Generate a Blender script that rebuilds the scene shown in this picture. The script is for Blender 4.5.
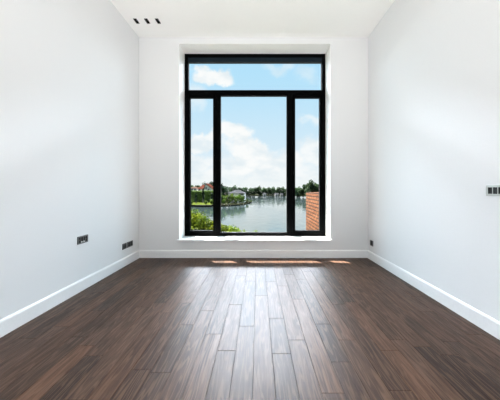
import bpy, bmesh, math, random
from mathutils import Vector, Matrix

random.seed(7)
D = bpy.data
for o in list(D.objects):
    D.objects.remove(o, do_unlink=True)
SC = bpy.context.scene
COL = SC.collection

# ------------------------------------------------------------------ camera
cam_d = D.cameras.new('camera'); cam = D.objects.new('camera', cam_d); COL.objects.link(cam)
cam.location = (0, 0, 1.1); cam.rotation_euler = (math.radians(90), 0, 0)
cam_d.sensor_width = 36; cam_d.lens = 240 / 500 * 36
cam_d.shift_x = -0.016; cam_d.shift_y = -0.020
cam_d.clip_start = 0.05; cam_d.clip_end = 2000
SC.camera = cam

SC.view_settings.view_transform = 'Standard'
SC.view_settings.look = 'None'
SC.view_settings.gamma = 1
SC.view_settings.use_curve_mapping = False
SC.view_settings.exposure = 0.0

# ------------------------------------------------------------------ node helpers
def new_mat(name):
    m = D.materials.new(name); m.use_nodes = True
    nt = m.node_tree; b = nt.nodes['Principled BSDF']
    return m, nt, b

def N(nt, t, **kw):
    n = nt.nodes.new(t)
    for k, v in kw.items(): setattr(n, k, v)
    return n

def setin(nt, sock, v):
    if isinstance(v, bpy.types.NodeSocket): nt.links.new(v, sock)
    else: sock.default_value = v

def M2(nt, op, a, b=None, clamp=False):
    n = N(nt, 'ShaderNodeMath', operation=op); n.use_clamp = clamp
    setin(nt, n.inputs[0], a)
    if b is not None: setin(nt, n.inputs[1], b)
    return n.outputs[0]

def MIX(nt, f, a, b):
    n = N(nt, 'ShaderNodeMix', data_type='RGBA')
    setin(nt, n.inputs['Factor'], f)
    for s, v in ((n.inputs[6], a), (n.inputs[7], b)):
        setin(nt, s, v if isinstance(v, bpy.types.NodeSocket) else (*v[:3], 1))
    return n.outputs[2]

def SMOOTH(nt, v, a, b, lo=0.0, hi=1.0):
    n = N(nt, 'ShaderNodeMapRange', interpolation_type='SMOOTHSTEP')
    setin(nt, n.inputs[0], v)
    n.inputs[1].default_value = a; n.inputs[2].default_value = b
    n.inputs[3].default_value = lo; n.inputs[4].default_value = hi
    return n.outputs[0]

def NOISE(nt, vec, scale, detail=4, rough=0.5):
    n = N(nt, 'ShaderNodeTexNoise'); n.inputs['Scale'].default_value = scale
    n.inputs['Detail'].default_value = detail; n.inputs['Roughness'].default_value = rough
    if vec is not None: nt.links.new(vec, n.inputs['Vector'])
    return n

def MAPV(nt, vec, scale=(1, 1, 1), loc=(0, 0, 0)):
    n = N(nt, 'ShaderNodeMapping'); nt.links.new(vec, n.inputs[0])
    n.inputs['Scale'].default_value = scale; n.inputs['Location'].default_value = loc
    return n.outputs[0]

# ------------------------------------------------------------------ sky
SKY_GAIN = 1.0
w = D.worlds.new('sky'); SC.world = w; w.use_nodes = True
nt = w.node_tree
for n in list(nt.nodes): nt.nodes.remove(n)
out = N(nt, 'ShaderNodeOutputWorld'); bg = N(nt, 'ShaderNodeBackground')
nt.links.new(bg.outputs[0], out.inputs[0])
tc = N(nt, 'ShaderNodeTexCoord'); sep = N(nt, 'ShaderNodeSeparateXYZ')
nt.links.new(tc.outputs['Generated'], sep.inputs[0])
sx, sy, sz = sep.outputs
az = M2(nt, 'MULTIPLY', M2(nt, 'ARCTAN2', sx, sy), 57.2958)       # degrees, 0 = straight out over the lake
el = M2(nt, 'MULTIPLY', M2(nt, 'ARCSINE', sz), 57.2958)
nA = NOISE(nt, tc.outputs['Generated'], 7.0, 7, 0.55)
nB = NOISE(nt, MAPV(nt, tc.outputs['Generated'], loc=(3.1, 1.7, 0.4)), 7.0, 7, 0.55)
waz = M2(nt, 'ADD', az, M2(nt, 'MULTIPLY', M2(nt, 'SUBTRACT', nA.outputs[0], .5), 14))
wel = M2(nt, 'ADD', el, M2(nt, 'MULTIPLY', M2(nt, 'SUBTRACT', nB.outputs[0], .5), 11))
def blob(ca, ce, ra, re, s0=1.15, s1=0.7):
    dx = M2(nt, 'DIVIDE', M2(nt, 'SUBTRACT', waz, ca), ra)
    dy = M2(nt, 'DIVIDE', M2(nt, 'SUBTRACT', wel, ce), re)
    r = M2(nt, 'SQRT', M2(nt, 'ADD', M2(nt, 'MULTIPLY', dx, dx), M2(nt, 'MULTIPLY', dy, dy)))
    return SMOOTH(nt, r, s0, s1)
cl = None
for args, k in (((-11.0, 25.2, 4.6, 1.9), 1.0),          # puff high on the left
                ((5.5, 27.0, 3.4, 1.2, 1.4, .2), .45),   # wisps high on the right
                ((11.0, 25.0, 3.4, 1.6, 1.4, .2), .40),
                ((-15.2, 20.5, 2.4, 3.4, 1.4, .3), .55),
                ((-5.5, 13.2, 5.2, 2.8), 1.0),           # cumulus heads
                ((-13.5, 11.2, 5.0, 2.3), .9),
                ((-2.0, 9.2, 7.0, 3.2), 1.0),
                ((-14.0, 6.4, 6.0, 2.6, 1.3, .6), .8),
                ((2.0, 5.6, 11.0, 3.8, 1.3, .6), 1.0),
                ((13.5, 8.0, 5.0, 3.0, 1.3, .5), .85),
                ((14.5, 14.5, 3.0, 1.2, 1.5, .2), .6),
                ((0.0, 0.0, 40.0, 6.5, 1.3, .5), .85)):
    b_ = M2(nt, 'MULTIPLY', blob(*args), k)
    cl = b_ if cl is None else M2(nt, 'MAXIMUM', cl, b_)
# clouds elsewhere in the sky, and higher up
gen = SMOOTH(nt, NOISE(nt, MAPV(nt, tc.outputs['Generated'], scale=(1, 1, 1.6)), 2.6, 6, .55).outputs[0], .47, .60)
away = M2(nt, 'MAXIMUM', SMOOTH(nt, M2(nt, 'ABSOLUTE', az), 24, 34), SMOOTH(nt, el, 31, 40))
cl = M2(nt, 'MAXIMUM', cl, M2(nt, 'MULTIPLY', M2(nt, 'MULTIPLY', gen, away), .9))
blue = MIX(nt, SMOOTH(nt, el, 0, 30), (.74, .86, .94), (.45, .76, .97))
shade = NOISE(nt, MAPV(nt, tc.outputs['Generated'], scale=(1, 1, 2)), 11, 4, .5)
cloudc = MIX(nt, SMOOTH(nt, shade.outputs[0], .35, .62), (.80, .87, .91), (.97, .98, .98))
skyc = MIX(nt, cl, blue, cloudc)
skyc = MIX(nt, SMOOTH(nt, el, 4.5, 0, 0, .8), skyc, (.86, .91, .92))
# bright sky band added just above the view to light room and floor
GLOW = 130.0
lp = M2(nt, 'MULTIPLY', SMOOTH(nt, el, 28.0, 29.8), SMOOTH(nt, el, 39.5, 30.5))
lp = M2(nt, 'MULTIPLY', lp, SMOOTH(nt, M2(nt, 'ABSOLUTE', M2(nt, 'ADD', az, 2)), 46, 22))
# extra sky brightness added either side of the view to light recess and walls
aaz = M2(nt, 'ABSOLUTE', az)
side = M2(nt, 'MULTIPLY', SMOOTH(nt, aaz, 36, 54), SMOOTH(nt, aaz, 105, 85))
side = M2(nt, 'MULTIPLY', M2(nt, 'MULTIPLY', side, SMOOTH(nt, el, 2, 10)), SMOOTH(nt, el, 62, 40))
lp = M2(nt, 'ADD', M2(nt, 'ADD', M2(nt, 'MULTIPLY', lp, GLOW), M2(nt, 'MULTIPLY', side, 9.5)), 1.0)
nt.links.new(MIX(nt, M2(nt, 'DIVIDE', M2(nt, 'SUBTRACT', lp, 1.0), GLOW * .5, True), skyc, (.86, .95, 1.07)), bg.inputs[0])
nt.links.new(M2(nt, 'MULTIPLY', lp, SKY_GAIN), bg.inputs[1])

# ------------------------------------------------------------------ sun, and fill lamps added behind the camera
sd = D.lights.new('sun', 'SUN'); sun = D.objects.new('sun', sd); COL.objects.link(sun)
sd.energy = 55; sd.color = (1, .96, .90); sd.angle = math.radians(0.6)
sun.rotation_euler = Vector((0.41, -0.48, -0.98)).to_track_quat('-Z', 'Y').to_euler()
sun.location = (-12, 14, 28)

ad = D.lights.new('rear_fill', 'AREA'); rl = D.objects.new('rear_fill', ad); COL.objects.link(rl)  # unseen fill lamp added at the rear opening to brighten the room
ad.shape = 'RECTANGLE'; ad.size = 3.3; ad.size_y = 3.0; ad.energy = 24; ad.color = (1.0, .97, .94)
rl.location = (-.07, -3.25, 1.75); rl.rotation_euler = (math.radians(90), 0, 0)
ud = D.lights.new('ceiling_fill', 'AREA'); ul = D.objects.new('ceiling_fill', ud); COL.objects.link(ul)  # second added fill lamp, out of view, aimed forward at the ceiling
ud.shape = 'RECTANGLE'; ud.size = 2.6; ud.size_y = 1.6; ud.energy = 84; ud.color = (1.0, .97, .93)
ul.location = (-.07, -1.2, .9); ul.rotation_euler = (math.radians(146), 0, 0); ud.spread = math.radians(125)

# ------------------------------------------------------------------ materials
def simple(name, col, rough=.5, metal=0, spec=.5, bump=0, bscale=60):
    m, nt, b = new_mat(name)
    b.inputs['Base Color'].default_value = (*col, 1); b.inputs['Roughness'].default_value = rough
    b.inputs['Metallic'].default_value = metal; b.inputs['Specular IOR Level'].default_value = spec
    tcn = N(nt, 'ShaderNodeTexCoord')
    n = NOISE(nt, tcn.outputs['Object'], bscale, 3)
    mx = MIX(nt, n.outputs[0], [c * .96 for c in col], [min(1, c * 1.04) for c in col])
    nt.links.new(mx, b.inputs['Base Color'])
    if bump:
        bp = N(nt, 'ShaderNodeBump'); bp.inputs['Strength'].default_value = bump; bp.inputs['Distance'].default_value = .002
        nt.links.new(n.outputs[0], bp.inputs['Height']); nt.links.new(bp.outputs[0], b.inputs['Normal'])
    return m

WALL = simple('wall_paint', (.80, .81, .82), .75, spec=.25, bump=.08, bscale=180)
CEIL = simple('ceiling_paint', (.95, .95, .935), .8, spec=.2, bump=.05, bscale=180)
TRIM = simple('trim_paint', (.87, .875, .88), .4, spec=.4)
REVEAL = simple('reveal_paint', (.95, .95, .945), .6, spec=.3)
FRAME = simple('window_frame_black', (.0012, .0014, .0016), .5, spec=.02)
CASSETTE = simple('blind_cassette', (.008, .016, .024), .4, spec=.12)
GASKET = simple('rubber_gasket', (.02, .02, .02), .7)
NICKEL = simple('brushed_nickel', (.52, .53, .51), .32, metal=.9)
DARKNICKEL = simple('dark_nickel', (.17, .18, .18), .35, metal=.8)
SOCKETBLACK = simple('socket_black', (.012, .012, .013), .45)
CONTACT = simple('contact_metal', (.2, .19, .17), .4, metal=1)
LENS = simple('lamp_lens', (.22, .22, .22), .15, spec=.8)
LAMPBLACK = simple('lamp_black', (.008, .008, .008), .6, spec=.2)
WHITEPVC = simple('white_plastic', (.8, .8, .8), .4)
CONCRETE = simple('concrete', (.35, .34, .32), .8, bump=.3)
RENDERW = simple('house_render_white', (.5, .49, .47), .9, spec=0)
RENDERC = simple('house_render_cream', (.60, .50, .42), .8)
ROOFRED = simple('roof_tile_red', (.034, .012, .009), .9, spec=0, bscale=3)
ROOFPINK = simple('roof_tile_pink', (.035, .022, .018), .9, spec=0, bscale=3)
ROOFGREY = simple('roof_sheet_grey', (.022, .023, .026), .9, spec=0, bscale=3)
DARKGLASS = simple('dark_glass', (.03, .04, .05), .1, spec=.8)
TIMBERDARK = simple('quay_timber', (.02, .018, .016), .9, spec=0, bscale=4)
DECKGREY = simple('deck_grey', (.022, .022, .022), .9, spec=0)

GLASS = D.materials.new('window_glass'); GLASS.use_nodes = True
nt = GLASS.node_tree
for n in list(nt.nodes): nt.nodes.remove(n)
o_ = N(nt, 'ShaderNodeOutputMaterial'); t_ = N(nt, 'ShaderNodeBsdfTransparent'); g_ = N(nt, 'ShaderNodeBsdfGlossy')
mx_ = N(nt, 'ShaderNodeMixShader'); fr_ = N(nt, 'ShaderNodeLayerWeight')
t_.inputs[0].default_value = (.99, 1, .995, 1); g_.inputs['Roughness'].default_value = .0; fr_.inputs[0].default_value = .5
nt.links.new(M2(nt, 'ADD', M2(nt, 'MULTIPLY', M2(nt, 'POWER', fr_.outputs['Facing'], 4), .5), .003), mx_.inputs[0]); nt.links.new(t_.outputs[0], mx_.inputs[1]); nt.links.new(g_.outputs[0], mx_.inputs[2])
nt.links.new(mx_.outputs[0], o_.inputs[0])

# oak floor: the colour of each plank comes from a per-plank random value
FLOOR, nt, b = new_mat('stained_oak_floor')
tcn = N(nt, 'ShaderNodeTexCoord'); at = N(nt, 'ShaderNodeAttribute', attribute_name='plank')
sa = N(nt, 'ShaderNodeSeparateColor'); nt.links.new(at.outputs['Color'], sa.inputs[0])
off = N(nt, 'ShaderNodeVectorMath', operation='MULTIPLY_ADD')
nt.links.new(at.outputs['Color'], off.inputs[0]); off.inputs[1].default_value = (31, 47, 9); nt.links.new(tcn.outputs['Object'], off.inputs[2])
grain = NOISE(nt, MAPV(nt, off.outputs[0], scale=(34, 2.2, 1)), 1.6, 8, .62)
fine = NOISE(nt, MAPV(nt, off.outputs[0], scale=(150, 7, 1)), 1.5, 4, .6)
cath = NOISE(nt, MAPV(nt, off.outputs[0], scale=(11, .9, 1)), 1.0, 3, .5)
rings = M2(nt, 'SINE', M2(nt, 'MULTIPLY', cath.outputs[0], 70))
base = MIX(nt, sa.outputs[0], (.022, .011, .007), (.105, .050, .028))
base = MIX(nt, M2(nt, 'MULTIPLY', sa.outputs[1], .5), base, (.045, .033, .027))
g1 = SMOOTH(nt, grain.outputs[0], .35, .68)
base = MIX(nt, M2(nt, 'MULTIPLY', g1, .7), base, (.016, .008, .005))
base = MIX(nt, M2(nt, 'MULTIPLY', SMOOTH(nt, rings, .2, 1), .32), base, (.17, .10, .066))
base = MIX(nt, M2(nt, 'MULTIPLY', SMOOTH(nt, fine.outputs[0], .55, .75), .4), base, (.13, .085, .062))
nt.links.new(base, b.inputs['Base Color'])
rr = SMOOTH(nt, grain.outputs[0], .2, .8, .34, .46)
nt.links.new(rr, b.inputs['Roughness'])
b.inputs['Specular IOR Level'].default_value = .16
bp = N(nt, 'ShaderNodeBump'); bp.inputs['Strength'].default_value = .5; bp.inputs['Distance'].default_value = .002
hh = M2(nt, 'ADD', grain.outputs[0], M2(nt, 'MULTIPLY', fine.outputs[0], .5))
nt.links.new(hh, bp.inputs['Height']); nt.links.new(bp.outputs[0], b.inputs['Normal'])
SEAM = simple('plank_seam', (.012, .008, .006), .8)

# brick
BRICK, nt, b = new_mat('red_brick')
tcn = N(nt, 'ShaderNodeTexCoord')
sp = N(nt, 'ShaderNodeSeparateXYZ'); nt.links.new(tcn.outputs['Object'], sp.inputs[0])
cb = N(nt, 'ShaderNodeCombineXYZ')
nt.links.new(M2(nt, 'ADD', sp.outputs[0], sp.outputs[1]), cb.inputs[0]); nt.links.new(sp.outputs[2], cb.inputs[1])
bk = N(nt, 'ShaderNodeTexBrick'); nt.links.new(cb.outputs[0], bk.inputs['Vector'])
bk.inputs['Scale'].default_value = 1; bk.inputs['Brick Width'].default_value = .26; bk.inputs['Row Height'].default_value = .085
bk.inputs['Mortar Size'].default_value = .017; bk.inputs['Mortar Smooth'].default_value = .3; bk.inputs['Bias'].default_value = 0
bk.inputs['Color1'].default_value = (.108, .042, .017, 1); bk.inputs['Color2'].default_value = (.070, .024, .009, 1)
bk.inputs['Mortar'].default_value = (.010, .005, .003, 1)
n = NOISE(nt, tcn.outputs['Object'], 11, 4)
nt.links.new(MIX(nt, M2(nt, 'MULTIPLY', SMOOTH(nt, n.outputs[0], .5, .7), .5), bk.outputs[0], (.13, .066, .034)), b.inputs['Base Color'])
b.inputs['Roughness'].default_value = .9; b.inputs['Specular IOR Level'].default_value = .05
bp = N(nt, 'ShaderNodeBump'); bp.inputs['Strength'].default_value = .6; bp.inputs['Distance'].default_value = .01; bp.invert = True
nt.links.new(bk.outputs[1], bp.inputs['Height']); nt.links.new(bp.outputs[0], b.inputs['Normal'])

# water
WATER, nt, b = new_mat('lake_water')
b.inputs['Base Color'].default_value = (.014, .021, .022, 1); b.inputs['Roughness'].default_value = .05
b.inputs['IOR'].default_value = 1.33; b.inputs['Specular IOR Level'].default_value = .9
tcn = N(nt, 'ShaderNodeTexCoord')
n1 = NOISE(nt, MAPV(nt, tcn.outputs['Object'], scale=(.9, .35, 1)), 1.2, 5)
n2 = NOISE(nt, MAPV(nt, tcn.outputs['Object'], scale=(.05, .02, 1)), 1.2, 3)
bp = N(nt, 'ShaderNodeBump'); bp.inputs['Strength'].default_value = .25; bp.inputs['Distance'].default_value = .12
nt.links.new(n1.outputs[0], bp.inputs['Height']); nt.links.new(bp.outputs[0], b.inputs['Normal'])
nt.links.new(SMOOTH(nt, n2.outputs[0], .4, .6, .03, .09), b.inputs['Roughness'])

def leafmat(name, c1, c2, scale, trans=.25):
    m, nt, b = new_mat(name)
    tcn = N(nt, 'ShaderNodeTexCoord'); gi = N(nt, 'ShaderNodeObjectInfo')
    n = NOISE(nt, tcn.outputs['Object'], scale, 4)
    c = MIX(nt, SMOOTH(nt, n.outputs[0], .35, .65), c1, c2)
    hs = N(nt, 'ShaderNodeHueSaturation'); nt.links.new(c, hs.inputs['Color'])
    nt.links.new(M2(nt, 'ADD', M2(nt, 'MULTIPLY', gi.outputs['Random'], .5), .75), hs.inputs['Value'])
    nt.links.new(M2(nt, 'ADD', M2(nt, 'MULTIPLY', gi.outputs['Random'], .03), .485), hs.inputs['Hue'])
    nt.links.new(hs.outputs[0], b.inputs['Base Color']); b.inputs['Roughness'].default_value = .6
    b.inputs['Specular IOR Level'].default_value = .04
    tr = N(nt, 'ShaderNodeBsdfTranslucent'); nt.links.new(hs.outputs[0], tr.inputs[0])
    mx = N(nt, 'ShaderNodeMixShader'); mx.inputs[0].default_value = trans
    o = nt.nodes['Material Output']
    nt.links.new(b.outputs[0], mx.inputs[1]); nt.links.new(tr.outputs[0], mx.inputs[2]); nt.links.new(mx.outputs[0], o.inputs[0])
    return m
LEAF_FAR = leafmat('leaves_far', (.015, .030, .016), (.040, .068, .028), .5)
LEAF_DARK = leafmat('leaves_dark', (.006, .014, .008), (.018, .034, .013), .6)
LEAF_MID = leafmat('leaves_mid', (.028, .056, .010), (.115, .175, .028), .7)
LEAF_HEDGE = leafmat('leaves_hedge', (.05, .085, .02), (.10, .15, .04), .6)
LEAF_BUSH = leafmat('leaves_bush', (.022, .045, .005), (.12, .15, .008), 1.6)
BARK = simple('bark', (.07, .055, .045), .9, bscale=5)
GRASS = simple('grass', (.015, .019, .008), .9, spec=0, bscale=2)
GRASSBRIGHT = simple('lawn_grass', (.026, .034, .006), .9, spec=0, bscale=2)
EARTH = simple('shore_earth', (.008, .009, .005), .9, spec=0, bscale=1)

# ------------------------------------------------------------------ mesh helpers
def box(bm, x0, x1, y0, y1, z0, z1, mi=0):
    vs = [bm.verts.new((x, y, z)) for x in (x0, x1) for y in (y0, y1) for z in (z0, z1)]
    for f in ((0, 1, 3, 2), (4, 6, 7, 5), (0, 4, 5, 1), (2, 3, 7, 6), (0, 2, 6, 4), (1, 5, 7, 3)):
        q = bm.faces.new([vs[i] for i in f]); q.material_index = mi
    return vs

def cyl(bm, c, r, h, axis='Z', seg=20, r2=None):
    r2 = r if r2 is None else r2
    rot = {'Z': Matrix(), 'X': Matrix.Rotation(math.pi / 2, 4, 'Y'), 'Y': Matrix.Rotation(-math.pi / 2, 4, 'X')}[axis]
    bmesh.ops.create_cone(bm, cap_ends=True, segments=seg, radius1=r, radius2=r2, depth=h, matrix=Matrix.Translation(c) @ rot)

def prism(bm, pts, z0, z1):
    a = [bm.verts.new((x, y, z0)) for x, y in pts]; b = [bm.verts.new((x, y, z1)) for x, y in pts]
    n = len(pts)
    for i in range(n): bm.faces.new((a[i], a[(i + 1) % n], b[(i + 1) % n], b[i]))
    bm.faces.new(a[::-1]); bm.faces.new(b)

def obj(name, bm, mats, parent=None, bevel=0, smooth=False, loc=None):
    bmesh.ops.recalc_face_normals(bm, faces=bm.faces)
    me = D.meshes.new(name); bm.to_mesh(me); bm.free()
    for m in (mats if isinstance(mats, (list, tuple)) else [mats]): me.materials.append(m)
    if smooth:
        for p in me.polygons: p.use_smooth = True
    o = D.objects.new(name, me); COL.objects.link(o)
    if parent: o.parent = parent
    if loc: o.location = loc
    if bevel:
        md = o.modifiers.new('bevel', 'BEVEL'); md.width = bevel; md.segments = 2; md.limit_method = 'ANGLE'
    return o

def BX(name, dims, mat, parent=None, bevel=0):
    bm = bmesh.new(); box(bm, *dims); return obj(name, bm, mat, parent, bevel)

def struct(o, label=None):
    o['kind'] = 'structure'
    if label: o['label'] = label
    return o

def tag(o, label, cat, group=None, kind=None):
    o['label'] = label; o['category'] = cat
    if group: o['group'] = group
    if kind: o['kind'] = kind
    return o

def empty(name, loc, rz=0):
    o = D.objects.new(name, None); COL.objects.link(o); o.location = loc; o.rotation_euler = (0, 0, rz)
    o.empty_display_size = .1
    return o

def copy_tree(o, parent=None):
    c = o.copy(); COL.objects.link(c); c.parent = parent
    for ch in [k for k in D.objects if k.parent == o]: copy_tree(ch, c)
    return c

# ------------------------------------------------------------------ room shell
XL, XR, YF, YR, ZC = -1.934, 1.7875, 3.90, -3.0, 3.578
WX0, WX1, WZ0, WZ1 = -1.284, 1.180, .293, 3.478          # window opening
YO = 4.36                                               # outer face of the window wall
T = .25

# floor made of planks
PW, PX0 = .1245, -.029
bm = bmesh.new(); lay = bm.loops.layers.float_color.new('plank')
fixed = {-5: [1.447, 1.963], -4: [2.19], -3: [1.833], -2: [1.645, 2.306], -1: [1.94, 2.9], 1: [1.613, 2.06],
         2: [1.76, 2.75], 4: [1.535, 1.97], 5: [1.76], 0: [.9, 2.5], 3: [1.3, 2.42]}
k0 = math.floor((XL - PX0) / PW); k1 = math.floor((XR - PX0) / PW)
rf = random.Random(21)
for k in range(k0, k1 + 1):
    xa = max(XL, PX0 + k * PW); xb = min(XR, PX0 + (k + 1) * PW)
    if xb - xa < .004: continue
    js = sorted(fixed.get(k, [rf.uniform(1.2, 1.9)]))
    y = js[-1]
    while y < YF - .15:
        y += rf.uniform(.6, 1.6)
        if y < YF - .15: js.append(y)
    y = js[0]
    while y > YR + .2:
        y -= rf.uniform(.6, 1.6)
        if y > YR + .2: js.append(y)
    js = sorted(js)
    ys = [YR] + js + [YF]
    for i in range(len(ys) - 1):
        g, c = .0004, .0011
        x0, x1, y0, y1 = xa + g, xb - g, ys[i] + g, ys[i + 1] - g
        col = (rf.random(), rf.random(), rf.random(), 1)
        lo = [bm.verts.new(p) for p in ((x0, y0, -.003), (x1, y0, -.003), (x1, y1, -.003), (x0, y1, -.003))]
        hi = [bm.verts.new(p) for p in ((x0 + c, y0 + c, 0), (x1 - c, y0 + c, 0), (x1 - c, y1 - c, 0), (x0 + c, y1 - c, 0))]
        fs = [bm.faces.new(hi)] + [bm.faces.new((lo[j], lo[(j + 1) % 4], hi[(j + 1) % 4], hi[j])) for j in range(4)]
        for f in fs:
            for l in f.loops: l[lay] = col
box(bm, XL, XR, YR, YF, -.2, -.003, 1)
struct(obj('floor', bm, [FLOOR, SEAM]), 'dark brown stained oak plank floor')

# ceiling with three rectangular holes for the recessed downlights
LX = [-1.785, -1.627, -1.469]; LY0, LY1, LW = 3.468, 3.576, .050
xs = [XL - T] + [v for x in LX for v in (x - LW / 2, x + LW / 2)] + [XR + T]
ys = [YR - T, LY0, LY1, YO]
bm = bmesh.new()
for i in range(len(xs) - 1):
    for j in range(3):
        if j == 1 and i in (1, 3, 5): continue
        box(bm, xs[i], xs[i + 1], ys[j], ys[j + 1], ZC, ZC + .25)
bmesh.ops.remove_doubles(bm, verts=bm.verts, dist=1e-5)
struct(obj('ceiling', bm, CEIL), 'plain white ceiling')

struct(BX('wall_left', (XL - T, XL, YR - T, YO, -.2, ZC), WALL), 'white painted wall on the left')
struct(BX('wall_right', (XR, XR + T, YR - T, YO, -.2, ZC), WALL), 'white painted wall on the right')

def wall_open(name, y0, y1, ox0, ox1, oz0, oz1, label):
    bm = bmesh.new()
    box(bm, XL, ox0, y0, y1, -.2, ZC); box(bm, ox1, XR, y0, y1, -.2, ZC)
    box(bm, ox0, ox1, y0, y1, -.2, oz0); box(bm, ox0, ox1, y0, y1, oz1, ZC)
    return struct(obj(name, bm, WALL), label)
wall_open('wall_front', YF, YO, WX0, WX1, WZ0, WZ1, 'white end wall around the tall black window')
wall_open('wall_rear', YR - T, YR, -1.72, 1.58, .25, 3.25, 'white rear wall with an added wide window')

# smooth white lining of the window recess
YW = 4.18
bm = bmesh.new(); r = .004
box(bm, WX0, WX0 + r, YF - .002, YO, WZ0, WZ1); box(bm, WX1 - r, WX1, YF - .002, YO, WZ0, WZ1)
box(bm, WX0, WX1, YF - .002, YO, WZ1 - r, WZ1)
struct(obj('trim_1', bm, REVEAL), 'bright white lining of the window recess')
sill = struct(BX('trim_2', (WX0 - .028, WX1 + .02, YF - .03, YW + .005, WZ0 - .026, WZ0 + .004), TRIM, bevel=.003), 'thin white window board under the black window')

# baseboards
def base_prof(bm, p0, p1, nrm):
    # profile extruded along the wall: plain board with a small chamfered top
    prof = [(0, 0), (.016, 0), (.016, .108), (.011, .120), (.007, .125), (0, .125)]
    a = [bm.verts.new((p0[0] + nrm[0] * d, p0[1] + nrm[1] * d, z)) for d, z in prof]
    b = [bm.verts.new((p1[0] + nrm[0] * d, p1[1] + nrm[1] * d, z)) for d, z in prof]
    n = len(prof)
    for i in range(n): bm.faces.new((a[i], a[(i + 1) % n], b[(i + 1) % n], b[i]))
    bm.faces.new(a); bm.faces.new(b[::-1])
for nm, p0, p1, nr in (('baseboard_left', (XL, YR), (XL, YF), (1, 0)), ('baseboard_right', (XR, YR), (XR, YF), (-1, 0)),
                       ('baseboard_front', (XL + .016, YF), (XR - .016, YF), (0, -1)), ('baseboard_rear', (XL + .016, YR), (XR - .016, YR), (0, 1))):
    bm = bmesh.new(); base_prof(bm, p0, p1, nr)
    struct(obj(nm, bm, TRIM), 'white baseboard')

# ------------------------------------------------------------------ the black window
P = YW / 240.0
def wx(px): return (px - 258) * P
def wz(py): return 1.1 + (190 - py) * P
fx0, fx1, fz0, fz1 = WX0 + .006, WX1 - .006, WZ0 + .004, WZ1 - .006
win = empty('window_1', ((fx0 + fx1) / 2, YW, fz0)); struct(win, 'tall black framed window over the lake')
def wbox(name, x0, x1, z0, z1, y0, y1, mat, parent=win, bevel=.003):
    bm = bmesh.new(); off = Vector(win.location)
    box(bm, x0 - off.x, x1 - off.x, y0 - off.y, y1 - off.y, z0 - off.z, z1 - off.z)
    return obj(name, bm, mat, parent, bevel)
def wring(name, x0, x1, z0, z1, t, y0, y1, mat, parent=win, bevel=.003, tb=None):
    bm = bmesh.new(); off = Vector(win.location); tb = t if tb is None else tb
    for a in ((x0, x0 + t, z0, z1), (x1 - t, x1, z0, z1), (x0 + t, x1 - t, z0, z0 + tb), (x0 + t, x1 - t, z1 - t, z1)):
        box(bm, a[0] - off.x, a[1] - off.x, y0 - off.y, y1 - off.y, a[2] - off.z, a[3] - off.z)
    return obj(name, bm, mat, parent, bevel)
def pane(x0, x1, z0, z1, y, parent):
    bm = bmesh.new(); off = Vector(win.location)
    vs = [bm.verts.new((x - off.x, y - off.y, z - off.z)) for x, z in ((x0, z0), (x1, z0), (x1, z1), (x0, z1))]
    bm.faces.new(vs); return obj('pane', bm, GLASS, parent)
zt0, zt1 = wz(95.0), wz(90)              # transom
ml0, ml1 = wx(215.2), wx(220.4); mr0, mr1 = wx(287.0), wx(293.0)
wring('window_frame', fx0, fx1, fz0, fz1, .058, YW, YW + .09, FRAME)
wbox('transom', fx0 + .05, fx1 - .05, zt0, zt1, YW, YW + .09, FRAME)
wbox('mullion', ml0, ml1, fz0 + .05, zt0, YW, YW + .09, FRAME)
wbox('mullion', mr0, mr1, fz0 + .05, zt0, YW, YW + .09, FRAME)
wbox('blind_cassette', fx0 + .05, fx1 - .05, wz(61.4), fz1 - .05, YW + .012, YW + .085, CASSETTE)['label'] = 'dark blue blind cassette along the top of the frame'
# fixed lights with thin glazing beads
def light(x0, x1, z0, z1):
    g = wring('glazing_bead', x0 - .002, x1 + .002, z0 - .002, z1 + .002, .008, YW + .028, YW + .045, GASKET, bevel=0)
    pane(x0, x1, z0, z1, YW + .046, g)
light(fx0 + .058, fx1 - .058, zt1, wz(61.4))
light(ml1, mr0, fz0 + .058, zt0)
# opening side sashes
for a, b_ in ((fx0 + .058, ml0), (mr1, fx1 - .066)):
    s = wring('sash', a - .010, b_ + .012, fz0 + .048, zt0 + .0, .048, YW - .012, YW + .06, FRAME, bevel=.004)
    pane(a + .03, b_ - .03, fz0 + .08, zt0 - .03, YW + .03, s)
    gx = b_ - .012 if a < 0 else a + .012
    wring('sash_gasket', a + .033, b_ - .033, fz0 + .091, zt0 - .033, .005, YW + .015, YW + .03, GASKET, s, bevel=0)

# unseen rear window behind the camera, added to go with the fill lamp
rw = empty('added_window', (-.07, YR - T / 2, .25)); struct(rw, 'unseen wide window added in the rear wall')
bm = bmesh.new()
for a in ((-1.65, -1.59, 0, 3.0), (1.59, 1.65, 0, 3.0), (-1.59, 1.59, 0, .06), (-1.59, 1.59, 2.94, 3.0), (-.03, .03, .06, 2.94)):
    box(bm, a[0], a[1], -.04, .04, a[2], a[3])
obj('window_frame', bm, FRAME, rw)

# roof overhang outside, above the window (it shades all but a strip of the floor)
struct(BX('trim_3', (-6, 6, YO, YW + 1.55, 4.30, 4.50), RENDERW), 'projecting roof edge above the window')
struct(BX('trim_4', (-6, 6, YO - .3, YO, ZC + .26, 4.30), RENDERW), 'outside wall above the window')

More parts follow.
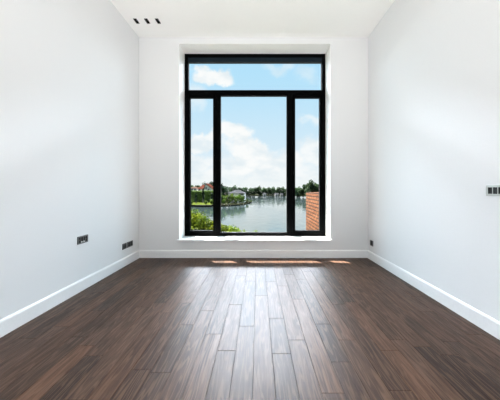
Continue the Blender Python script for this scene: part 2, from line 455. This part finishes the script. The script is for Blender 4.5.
# ------------------------------------------------------------------ wall sockets
def socket(name, wall, y0, y1, z0, z1, mods, plate_mat, label, cat='socket', rim=.012, group=None):
    s = 1 if wall == 'L' else -1
    X = XL if wall == 'L' else XR
    yc, zc = (y0 + y1) / 2, (z0 + z1) / 2
    w_, h_ = (y1 - y0) / 2, (z1 - z0) / 2
    root = empty(name, (X, yc, zc)); root.rotation_euler = (0, 0, 0 if s == 1 else math.pi)
    tag(root, label, cat, group)
    # local: +X out of the wall, Y along it
    bm = bmesh.new()
    n = len(mods); pitch = (2 * w_ - 2 * rim + .006) / n
    cells = []
    ya = -w_ + rim
    for i in range(n):
        cells.append((ya + i * pitch, ya + (i + 1) * pitch - .006))
    box(bm, 0, .009, -w_, w_, h_ - rim, h_); box(bm, 0, .009, -w_, w_, -h_, -h_ + rim)
    e = [-w_] + [v for c in cells for v in c] + [w_]
    for i in range(0, len(e), 2): box(bm, 0, .009, e[i], e[i + 1], -h_ + rim, h_ - rim)
    bmesh.ops.remove_doubles(bm, verts=bm.verts, dist=1e-6)
    obj('cover_plate', bm, plate_mat, root, .0012)
    for (a, b_), m in zip(cells, mods):
        bm = bmesh.new(); c = (a + b_) / 2; hw = (b_ - a) / 2; hh = h_ - rim
        # recessed black insert with a back wall and side walls
        box(bm, .0003, .0015, a, b_, -hh, hh)
        t = .0022
        box(bm, .0015, .0065, a, a + t, -hh, hh); box(bm, .0015, .0065, b_ - t, b_, -hh, hh)
        box(bm, .0015, .0065, a + t, b_ - t, hh - t, hh); box(bm, .0015, .0065, a + t, b_ - t, -hh, -hh + t)
        ins = obj('socket_insert', bm, SOCKETBLACK, root, .0006)
        if m == 'plug':
            for dy in (-.3, .3):
                bm = bmesh.new(); cyl(bm, (.003, c + dy * hw, 0), .0028, .003, 'X', 12); obj('contact', bm, CONTACT, ins, 0)
        elif m == 'port':
            bm = bmesh.new(); box(bm, .0015, .005, c - hw * .45, c + hw * .45, -hh * .3, hh * .3); obj('port', bm, SOCKETBLACK, ins, .0008)
        elif m == 'clip':
            bm = bmesh.new(); box(bm, .0015, .0075, c - hw * .75, c + hw * .75, -hh * .95, -hh * .62); obj('wire_clip', bm, WHITEPVC, ins, .0008)
    return root
socket('double_socket', 'L', 2.567, 2.719, .514, .598, ['plug', 'clip', 'clip', 'plug'], DARKNICKEL,
       'grey metal double socket higher up the left wall, nearest the camera')
socket('single_socket', 'L', 3.418, 3.520, .246, .328, ['port', 'port'], DARKNICKEL,
       'narrower dark two-port socket low on the left wall, left one of the side-by-side pair', rim=.010)
socket('double_socket', 'L', 3.545, 3.691, .246, .328, ['plug', 'plug'], DARKNICKEL,
       'wider black double socket low on the left wall, nearest the far corner', rim=.010)
socket('single_socket', 'R', 3.722, 3.808, .224, .310, ['plug'], DARKNICKEL,
       'small black single socket low on the right wall by the window corner', rim=.009)
socket('triple_socket', 'R', 1.650, 1.873, 1.055, 1.136, ['port', 'port', 'port', 'port', 'port'], NICKEL,
       'silver framed socket plate with black inserts, halfway up the right wall at the photo edge', rim=.015)

# ------------------------------------------------------------------ recessed downlights
def downlight(x):
    root = empty('recessed_downlight', (x, (LY0 + LY1) / 2, ZC))
    hx, hy, d, t = LW / 2 - .0008, (LY1 - LY0) / 2 - .0008, .07, .0025
    bm = bmesh.new()
    box(bm, -hx, -hx + t, -hy, hy, 0, d); box(bm, hx - t, hx, -hy, hy, 0, d)
    box(bm, -hx + t, hx - t, -hy, -hy + t, 0, d); box(bm, -hx + t, hx - t, hy - t, hy, 0, d); box(bm, -hx, hx, -hy, hy, d, d + t)
    h = obj('housing', bm, LAMPBLACK, root)
    for dy in (-.025, .025):
        bm = bmesh.new(); cyl(bm, (0, dy, d - .022), .019, .020, 'Z', 20, .014)
        c = obj('lamp_head', bm, LAMPBLACK, root)
        bm = bmesh.new(); cyl(bm, (0, dy, d - .034), .013, .004, 'Z', 20)
        obj('lens', bm, LENS, c)
    return root
for x, lab in zip(LX, ('black recessed ceiling downlight nearest the left wall', 'black recessed ceiling downlight, middle one of three',
                       'black recessed ceiling downlight farthest from the left wall, right one of three')):
    tag(downlight(x), lab, 'downlight', 'recessed downlights in the ceiling')

# ------------------------------------------------------------------ outdoors
HW = -3.9                                    # lake level
def out(px, py, dist): return ((px - 258) * dist / 240, dist, 1.1 + (190 - py) * dist / 240)

bm = bmesh.new(); box(bm, -500, 500, 4.5, 700, HW - .5, HW)
struct(obj('water', bm, WATER), 'calm grey blue lake reflecting the sky')
bm = bmesh.new(); prism(bm, [(-60, 4.5), (60, 4.5), (60, 9), (20, 11), (5, 15), (-1, 19), (-8, 21), (-20, 23), (-60, 26)], HW - .4, -3.45)
struct(obj('bank', bm, GRASS), 'grassy bank below the house')
bm = bmesh.new(); prism(bm, [(-90, 70), (-22, 71), (-12, 73), (-6, 78), (-3.4, 88), (-2.4, 98), (-6, 112), (-20, 135), (-90, 150)], HW - .4, HW + .25)
struct(obj('peninsula_ground', bm, EARTH), 'low wooded peninsula reaching into the lake')
bm = bmesh.new(); prism(bm, [(-260, 190), (-60, 200), (20, 203), (60, 180), (90, 150), (260, 110), (400, 420), (-400, 420)], HW - .4, HW + .3)
struct(obj('far_shore_ground', bm, EARTH), 'far lake shore')

tag(BX('brick_wall', (1.40, 1.65, YO, 7.0, HW, 1.035), BRICK), 'orange red brick wall projecting outside the window on the right', 'wall')

# ---- foliage
def crown_bm(rng, rx, ry, rz, zc, nclump, nleaf, leaf, conic=0.0, core=True, flat=False):
    bm = bmesh.new()
    clumps = []
    for i in range(nclump):
        th = rng.uniform(0, 2 * math.pi); u = rng.uniform(-1, 1); r = rng.uniform(.45, .85)
        q = math.sqrt(1 - u * u)
        k = 1 - conic * (u * .5 + .5)
        clumps.append((Vector((rx * q * math.cos(th) * r * k, ry * q * math.sin(th) * r * k, zc + rz * u * r * (1 + .15 * (conic > 0)))), rng.uniform(.24, .42)))
    if core:
        for c, s in clumps[:max(4, nclump // 2)]:
            mt = Matrix.Translation(c * .85 + Vector((0, 0, zc * .15))) @ Matrix.Diagonal((rx * s * .9, ry * s * .9, rz * s * .9, 1))
            ret = bmesh.ops.create_icosphere(bm, subdivisions=1, radius=1, matrix=mt)
            for v in ret['verts']: v.co += Vector([rng.uniform(-.12, .12) * rx for _ in range(3)])
    for i in range(nleaf):
        c, s = clumps[rng.randrange(nclump)]
        d = Vector((rng.gauss(0, 1), rng.gauss(0, 1), rng.gauss(0, 1))).normalized() * (rng.random() ** .4)
        p = c + Vector((d.x * rx * s * 1.15, d.y * ry * s * 1.15, d.z * rz * s * 1.15))
        n = Vector((rng.gauss(0, 1), rng.gauss(0, 1), rng.gauss(.6, 1))).normalized()
        a = n.orthogonal().normalized(); a = Matrix.Rotation(rng.uniform(0, 6.28), 3, n) @ a; b2 = n.cross(a)
        l = leaf * rng.uniform(.7, 1.3)
        vs = [bm.verts.new(p + a * (l * x) + b2 * (l * .55 * y)) for x, y in ((-1, 0), (0, -1), (1, 0), (0, 1))]
        bm.faces.new(vs)
    return bm

def trunk_bm(h, r, rng, bend=.05):
    bm = bmesh.new(); rings = []
    for i in range(6):
        f = i / 5; rr = r * (1.25 - .8 * f) * (1.25 if i == 0 else 1)
        cx, cy = math.sin(f * 2.2) * bend * h, math.sin(f * 1.3 + .4) * bend * h * .6
        rings.append([bm.verts.new((cx + rr * math.cos(a * math.pi / 4), cy + rr * math.sin(a * math.pi / 4), f * h)) for a in range(8)])
    for a, b in zip(rings, rings[1:]):
        for j in range(8): bm.faces.new((a[j], a[(j + 1) % 8], b[(j + 1) % 8], b[j]))
    bm.faces.new(rings[0][::-1]); bm.faces.new(rings[-1])
    # three forked boughs
    for k in range(3):
        ang = k * 2.1 + .5; tip = Vector((math.cos(ang) * h * .35, math.sin(ang) * h * .35, h * 1.25)); st = Vector((0, 0, h * .65))
        dr = (tip - st); L = dr.length
        mt = Matrix.Translation((tip + st) / 2) @ dr.to_track_quat('Z', 'Y').to_matrix().to_4x4()
        bmesh.ops.create_cone(bm, cap_ends=True, segments=6, radius1=r * .5, radius2=r * .15, depth=L, matrix=mt)
    return bm

def make_tree(name, seed, rx, rz, h, mat, nleaf, leaf, conic=0, nclump=16):
    rng = random.Random(seed); root = empty(name, (0, 0, 0))
    obj('crown', crown_bm(rng, rx, rx * .9, rz, h - rz, nclump, nleaf, leaf, conic), mat, root)
    obj('trunk', trunk_bm(max(.8, h - 1.4 * rz), .035 * h, rng), BARK, root)
    return root

def place(proto_used, proto, x, y, z, s, rz, label, cat, group=None):
    o = proto if not proto_used.get(proto.name) else copy_tree(proto)
    proto_used[proto.name] = True
    o.location = (x, y, z); o.scale = (s[0], s[0], s[1]); o.rotation_euler = (0, 0, rz)
    return tag(o, label, cat, group)
used = {}
ORD = ['first', 'second', 'third', 'fourth', 'fifth', 'sixth', 'seventh', 'eighth', 'ninth', 'tenth', 'eleventh', 'twelfth', 'thirteenth',
       'fourteenth', 'fifteenth', 'sixteenth', 'seventeenth', 'eighteenth', 'nineteenth', 'twentieth']
rt = random.Random(5)
# far shore trees
far = [make_tree('broadleaf_tree', 100 + i, 3.5, 4.1, 8.0, LEAF_FAR, 2000, .50, nclump=24) for i in range(5)]
lab_far = 'dark green broadleaf tree in the low treeline along the far lake shore'
x = -75.0; i = 0; nc = 0
while x < 70:
    d = 208 + rt.uniform(-2, 6) - max(0, x - 25) * .55
    px = 258 + x * 240 / d
    if not (296 < px < 345):
        top = {True: 186.3, False: 187.2}[px < 235 or px > 285] + rt.uniform(-1.0, 1.2)
        H = 5.0 + (190 - top) * d / 240
        if 221 < px < 288:
            lab_f = 'dark green %s tree from the left in the far treeline seen through the central pane' % ORD[nc]; nc += 1
        elif px <= 221: lab_f = 'far shore tree behind the peninsula and the left of the window frame'
        else: lab_f = 'far shore tree behind the right mullion' if px < 296 else 'far shore tree to the right of the window'
        place(used, far[i % 5], x, d, HW + .2, (H / 8.0 * rt.uniform(.85, 1.15), H / 8.0), rt.uniform(0, 6), lab_f, 'tree', 'trees of the far shore')
        i += 1
    x += rt.uniform(3.7, 4.7)
# bigger clump at the right of the far shore
i += 1
for px, top, d, lab in ((298, 187.0, 168, 'lower dark tree left of the tall clump across the lake, right window light'),
                        (303.5, 184.5, 164, 'middle tree stepping up in the tall clump across the lake, right window light'),
                        (311.5, 181.0, 158, 'tallest round green tree across the lake, above the brick wall'),
                        (319, 184.0, 160, 'dark tree partly behind the window frame, right of the tallest tree'),
                        (326, 185.0, 156, None), (334, 186.0, 150, None), (341, 186.0, 148, None)):
    X, Y, Z = out(px, top, d); H = Z - HW
    if lab is None: lab = 'dark green tree across the lake hidden by the right of the window frame'
    place(used, far[(i := i + 1) % 5], X, Y, HW + .2, (H / 8.0 * .92, H / 8.0), px, lab, 'tree', 'trees of the far shore')

# tiny sheds at the far waterline
def shed(px, d, w_, h_, lab, rmat=ROOFGREY):
    X, Y, _ = out(px, 190, d); root = empty('boathouse', (X, Y, HW + .3)); tag(root, lab, 'shed', 'sheds on the far waterline')
    BX('wall', (-w_ / 2, w_ / 2, -1.5, 1.5, 0, h_), RENDERW, root)
    bm = bmesh.new(); o = .25
    a = [bm.verts.new(p) for p in ((-w_ / 2 - o, -1.8, h_), (w_ / 2 + o, -1.8, h_), (w_ / 2 + o, 1.8, h_), (-w_ / 2 - o, 1.8, h_))]
    r0 = bm.verts.new((-w_ / 2 - o, 0, h_ + .9)); r1 = bm.verts.new((w_ / 2 + o, 0, h_ + .9))
    for f in ((a[0], a[1], r1, r0), (a[2], a[3], r0, r1), (a[0], r0, a[3]), (a[1], a[2], r1), (a[3], a[2], a[1], a[0])): bm.faces.new(f)
    obj('roof', bm, rmat, root)
    BX('door', (-.5, .5, -1.54, -1.5, 0, h_ * .8), DARKGLASS, root)
shed(264.5, 201.5, 2.4, 1.3, 'tiny pale boathouse at the far waterline, leftmost of three')
shed(276.5, 201.5, 3.0, 1.3, 'tiny pale boathouse at the far waterline, middle of three')
shed(281.5, 201.5, 2.0, 1.1, 'tiny pale boathouse at the far waterline, rightmost of three')

# ---- peninsula: trees, hedge, lawn, quay, houses
mid = [make_tree('shore_tree', 300 + i, 1.5, 1.9, 4.4, LEAF_MID, 1500, .16) for i in range(3)]
drk = [make_tree('tall_tree', 330 + i, 2.4, 2.6, 8.0, LEAF_DARK, 1500, .22) for i in range(2)]
con = make_tree('conifer', 350, 1.3, 3.0, 6.5, LEAF_DARK, 1200, .16, conic=.9)
GZ = HW + .22
# low bushy trees along the shore of the peninsula
shore = [(216, 193.5, 74), (220, 192.5, 75), (224, 194.5, 75), (228, 195.0, 76.5), (232, 193.8, 78), (236, 194.5, 79), (240, 194.2, 81), (243.5, 196, 84),
         (218, 198, 73.3), (223, 199, 74.3), (229, 199.5, 76), (235, 199, 78), (241, 199, 80.5), (247, 198.5, 91), (250.5, 200.3, 95)]
for j, (px, top, d) in enumerate(shore):
    X, Y, Z = out(px, top, d); H = Z - GZ
    lab = {13: 'small bright tree near the right tip of the peninsula', 14: 'smallest bush at the very right tip of the peninsula'}.get(j,
          '%s from left of the taller trees in the back row of the peninsula shore' % ORD[j] if j < 8 else '%s from left of the low bushy trees at the water edge of the peninsula' % ORD[j - 8])
    place(used, mid[j % 3], X, Y, GZ, (max(.55, H / 4.4 * (.85 if j < 8 else 1.15)), H / 4.4), j * 1.3, lab, 'tree',
          None if j > 12 else ('back row trees of the peninsula' if j < 8 else 'water edge trees of the peninsula'))
for px, top, d, s, lab in ((209, 180.8, 124, 1.5, 'tall dark round tree rising behind the red roofed houses'),
                           (213.5, 182.5, 122, 1.2, 'dark tree to the right of the red roofs, beside the left mullion'),
                           (220.5, 183.0, 96, .8, 'tall dark narrow tree just right of the left mullion'),
                           (225, 187.5, 104, .9, 'dark tree between the narrow tall tree and the grey roofed house'),
                           (234, 187.0, 112, 1.0, 'dark tree rising behind the left of the grey roof'),
                           (240, 187.5, 112, 1.0, 'dark tree rising behind the right of the grey roof')):
    X, Y, Z = out(px, top, d); H = Z - GZ
    place(used, drk[int(px) % 2], X, Y, GZ, (s * 1.1, H / 8.0), px, lab, 'tree')
for px, top, d, lab in ((203, 188.5, 84, 'dark pointed conifer in front of the hedge on the peninsula'),
                        (196, 193.0, 82, 'short dark conifer left of the taller pointed one on the peninsula'),
                        (212, 192.5, 80, 'dark conifer on the lawn right beside the left mullion')):
    X, Y, Z = out(px, top, d); H = Z - GZ
    place(used, con, X, Y, GZ, (.75, H / 6.6), px, lab, 'tree')
for px, top, d, lab in ((191.5, 199.0, 75, 'small round bush at the left end of the quay'), (212, 198.5, 75, 'small round bush at the right end of the lawn'),
                        (206, 199.8, 77, 'tiny bush in the middle of the bright lawn')):
    X, Y, Z = out(px, top, d); H = Z - GZ
    place(used, mid[int(px) % 3], X, Y, GZ, (H / 4.4 * 1.1, H / 4.4), px, lab, 'bush')

# hedge
def hedge(x0, x1, y, z0, z1, label):
    rng = random.Random(9); bm = bmesh.new(); box(bm, x0 + .15, x1 - .15, y + .15, y + 1.25, z0, z1 - .15)
    n = int((x1 - x0) * 130)
    for i in range(n):
        face = rng.random()
        if face < .75: p = Vector((rng.uniform(x0, x1), y + rng.uniform(-.05, .25), rng.uniform(z0, z1)))
        else: p = Vector((rng.uniform(x0, x1), y + rng.uniform(0, 1.4), z1 + rng.uniform(-.2, .12)))
        nn = Vector((rng.gauss(0, 1), rng.gauss(-.5, 1), rng.gauss(.4, 1))).normalized(); a = nn.orthogonal(); b2 = nn.cross(a)
        vs = [bm.verts.new(p + a * .16 * u + b2 * .1 * v) for u, v in ((-1, 0), (0, -1), (1, 0), (0, 1))]; bm.faces.new(vs)
    return tag(obj('hedge', bm, LEAF_HEDGE), label, 'hedge')
hedge(out(182, 0, 92)[0], out(217, 0, 92)[0], 92, GZ, out(0, 191, 92)[2], 'long clipped green hedge below the red roofed houses')
bm = bmesh.new(); prism(bm, [(out(180, 0, 76)[0], 73.6), (out(213, 0, 76)[0], 74.6), (out(214, 0, 88)[0], 88), (out(180, 0, 88)[0], 88)], GZ - .1, GZ + .18)
struct(obj('lawn', bm, GRASSBRIGHT), 'bright green lawn on the peninsula')
# quay with posts
q = empty('quay', (out(201, 0, 71.5)[0], 71.6, HW)); tag(q, 'dark timber quay wall along the lawn of the peninsula', 'quay')
BX('retaining_wall', (-7.5, 4.0, 0, .35, -.2, .55), TIMBERDARK, q)
BX('deck', (-1.5, 3.2, -1.0, 0, .42, .55), DECKGREY, q)['label'] = 'light grey deck'
for k in range(5): BX('post', (-1.4 + k * 1.1, -1.25 + k * 1.1, -.95, -.8, -.2, .42), TIMBERDARK, q)

def house(name, px0, px1, peak_px, eave_y, peak_y, d, wallm, roofm, label, depth=9, ridge='x', wins=(), chimney=None):
    X0 = (px0 - 258) * d / 240; X1 = (px1 - 258) * d / 240; XP = (peak_px - 258) * d / 240
    ze = 1.1 + (190 - eave_y) * d / 240 - GZ; zp = 1.1 + (190 - peak_y) * d / 240 - GZ
    cx = (X0 + X1) / 2; root = empty(name, (cx, d, GZ)); tag(root, label, 'house')
    a, b_, p = X0 - cx, X1 - cx, XP - cx
    if ridge == 'y':   # gable towards the lake
        bm = bmesh.new()
        f = [bm.verts.new((x, 0, z)) for x, z in ((a, 0), (b_, 0), (b_, ze), (p, zp), (a, ze))]
        g = [bm.verts.new((x, depth, z)) for x, z in ((a, 0), (b_, 0), (b_, ze), (p, zp), (a, ze))]
        bm.faces.new(f); bm.faces.new(g[::-1])
        for i_ in range(5): bm.faces.new((f[i_], f[(i_ + 1) % 5], g[(i_ + 1) % 5], g[i_]))
        obj('wall', bm, wallm, root)
        bm = bmesh.new()
        for (xa, za, xb, zb) in ((a - .3, ze - .2, p, zp + .02), (p, zp + .02, b_ + .3, ze - .2)):
            lo = [bm.verts.new(v) for v in ((xa, -.3, za), (xb, -.3, zb), (xb, depth + .3, zb), (xa, depth + .3, za))]
            hi = [bm.verts.new(v.co + Vector((0, 0, .22))) for v in lo]
            bm.faces.new(lo); bm.faces.new(hi[::-1])
            for i_ in range(4): bm.faces.new((lo[i_], lo[(i_ + 1) % 4], hi[(i_ + 1) % 4], hi[i_]))
        obj('roof', bm, roofm, root)
    else:              # hipped roof, ridge along the shore
        BX('wall', (a, b_, 0, depth, 0, ze), wallm, root)
        bm = bmesh.new(); o = .45; hip = min(depth, b_ - a) * .35
        e = [bm.verts.new(v) for v in ((a - o, -o, ze), (b_ + o, -o, ze), (b_ + o, depth + o, ze), (a - o, depth + o, ze))]
        r0 = bm.verts.new((a + hip, depth / 2, zp)); r1 = bm.verts.new((b_ - hip, depth / 2, zp))
        for ff in ((e[0], e[1], r1, r0), (e[2], e[3], r0, r1), (e[0], r0, e[3]), (e[1], e[2], r1), (e[3], e[2], e[1], e[0])): bm.faces.new(ff)
        obj('roof', bm, roofm, root)
    for (wxp, wyp, ww, wh) in wins:
        xx = (wxp - 258) * d / 240 - cx; zz = 1.1 + (190 - wyp) * d / 240 - GZ
        wf = BX('window', (xx - ww / 2 - .1, xx + ww / 2 + .1, -.08, .02, zz - wh / 2 - .1, zz + wh / 2 + .1), RENDERW, root)
        BX('pane', (xx - ww / 2, xx + ww / 2, -.1, -.081, zz - wh / 2, zz + wh / 2), DARKGLASS, wf)
    if chimney:
        xx = (chimney[0] - 258) * d / 240 - cx; zz = 1.1 + (190 - chimney[1]) * d / 240 - GZ
        BX('chimney', (xx - .3, xx + .3, depth * .4, depth * .4 + .6, zz - 2.4, zz), BRICK, root)
    return root
house('lake_house', 189, 197, 193, 188.2, 186.6, 118, RENDERW, ROOFPINK, 'white low house at the left edge of the left window light', 8, 'x', ((192, 189.6, .9, .9), (195, 189.6, .9, .9)), (195.8, 185.6))
house('lake_house', 198.0, 205.0, 199.5, 189.0, 184.6, 114, RENDERW, ROOFRED, 'house with a pinkish red roof left of the white gable', 9, 'x', ((199.6, 190, .8, .8),))
house('lake_house', 204, 213.8, 205.6, 190.2, 183.8, 104, RENDERW, ROOFRED, 'white gabled house with a red roof, rightmost of the houses left of the mullion', 9, 'y', ((206.2, 188.0, .7, .8), (208.5, 189.6, .7, .8)))
house('lake_house', 228.5, 244.5, 236, 193.2, 190.0, 90, RENDERW, ROOFGREY, 'low white house with a wide pale grey hipped roof on the wooded peninsula', 8, 'x', ((241.5, 194.3, 1.6, .7), (232, 194.3, 1.0, .7)))

# ---- leafy bushes on the near bank
bushes = []
for px, top, d, r in ((183, 213, 15.8, 1.0), (191, 215, 15.4, .85), (200, 217.5, 15.2, .8), (209, 221, 15.0, .75), (218, 225, 14.8, .75), (228, 228.5, 14.5, .7), (239, 230.5, 14.3, .65), (249, 232, 14.1, .6)):
    bx, by, bz = out(px, top, d); bushes.append((bx, by, (bz + 3.46) * 1.03, r))
labs = ['tall leafy bush just hidden behind the left side of the window frame', 'tallest leafy bush at the bottom left corner of the left opening light',
        'leafy yellow green bush in the middle of the left opening light', 'leafy bush at the right edge of the left opening light',
        'leafy bush mostly behind the left mullion', 'low leafy bush just right of the left mullion in the central pane',
        'lower leafy bush tip above the window board in the central pane, second from the mullion', 'last and lowest bush tip above the window board in the central pane']
for j, ((X, Y, h, r), lab) in enumerate(zip(bushes, labs)):
    rng = random.Random(500 + j); root = empty('leafy_bush', (X, Y, -3.46)); tag(root, lab, 'bush')
    obj('foliage', crown_bm(rng, r * 1.45, r * 1.2, h * .5, h * .5, 48, 13000, .07, core=False), LEAF_BUSH, root)
    bm = bmesh.new()
    for k in range(5):
        a = k * 1.26; st = Vector((0, 0, 0)); tip = Vector((math.cos(a) * r * .6, math.sin(a) * r * .6, h * .8)); dr = tip - st
        bmesh.ops.create_cone(bm, cap_ends=True, segments=6, radius1=.03, radius2=.01, depth=dr.length,
                              matrix=Matrix.Translation(tip / 2) @ dr.to_track_quat('Z', 'Y').to_matrix().to_4x4())
    obj('stems', bm, BARK, root)
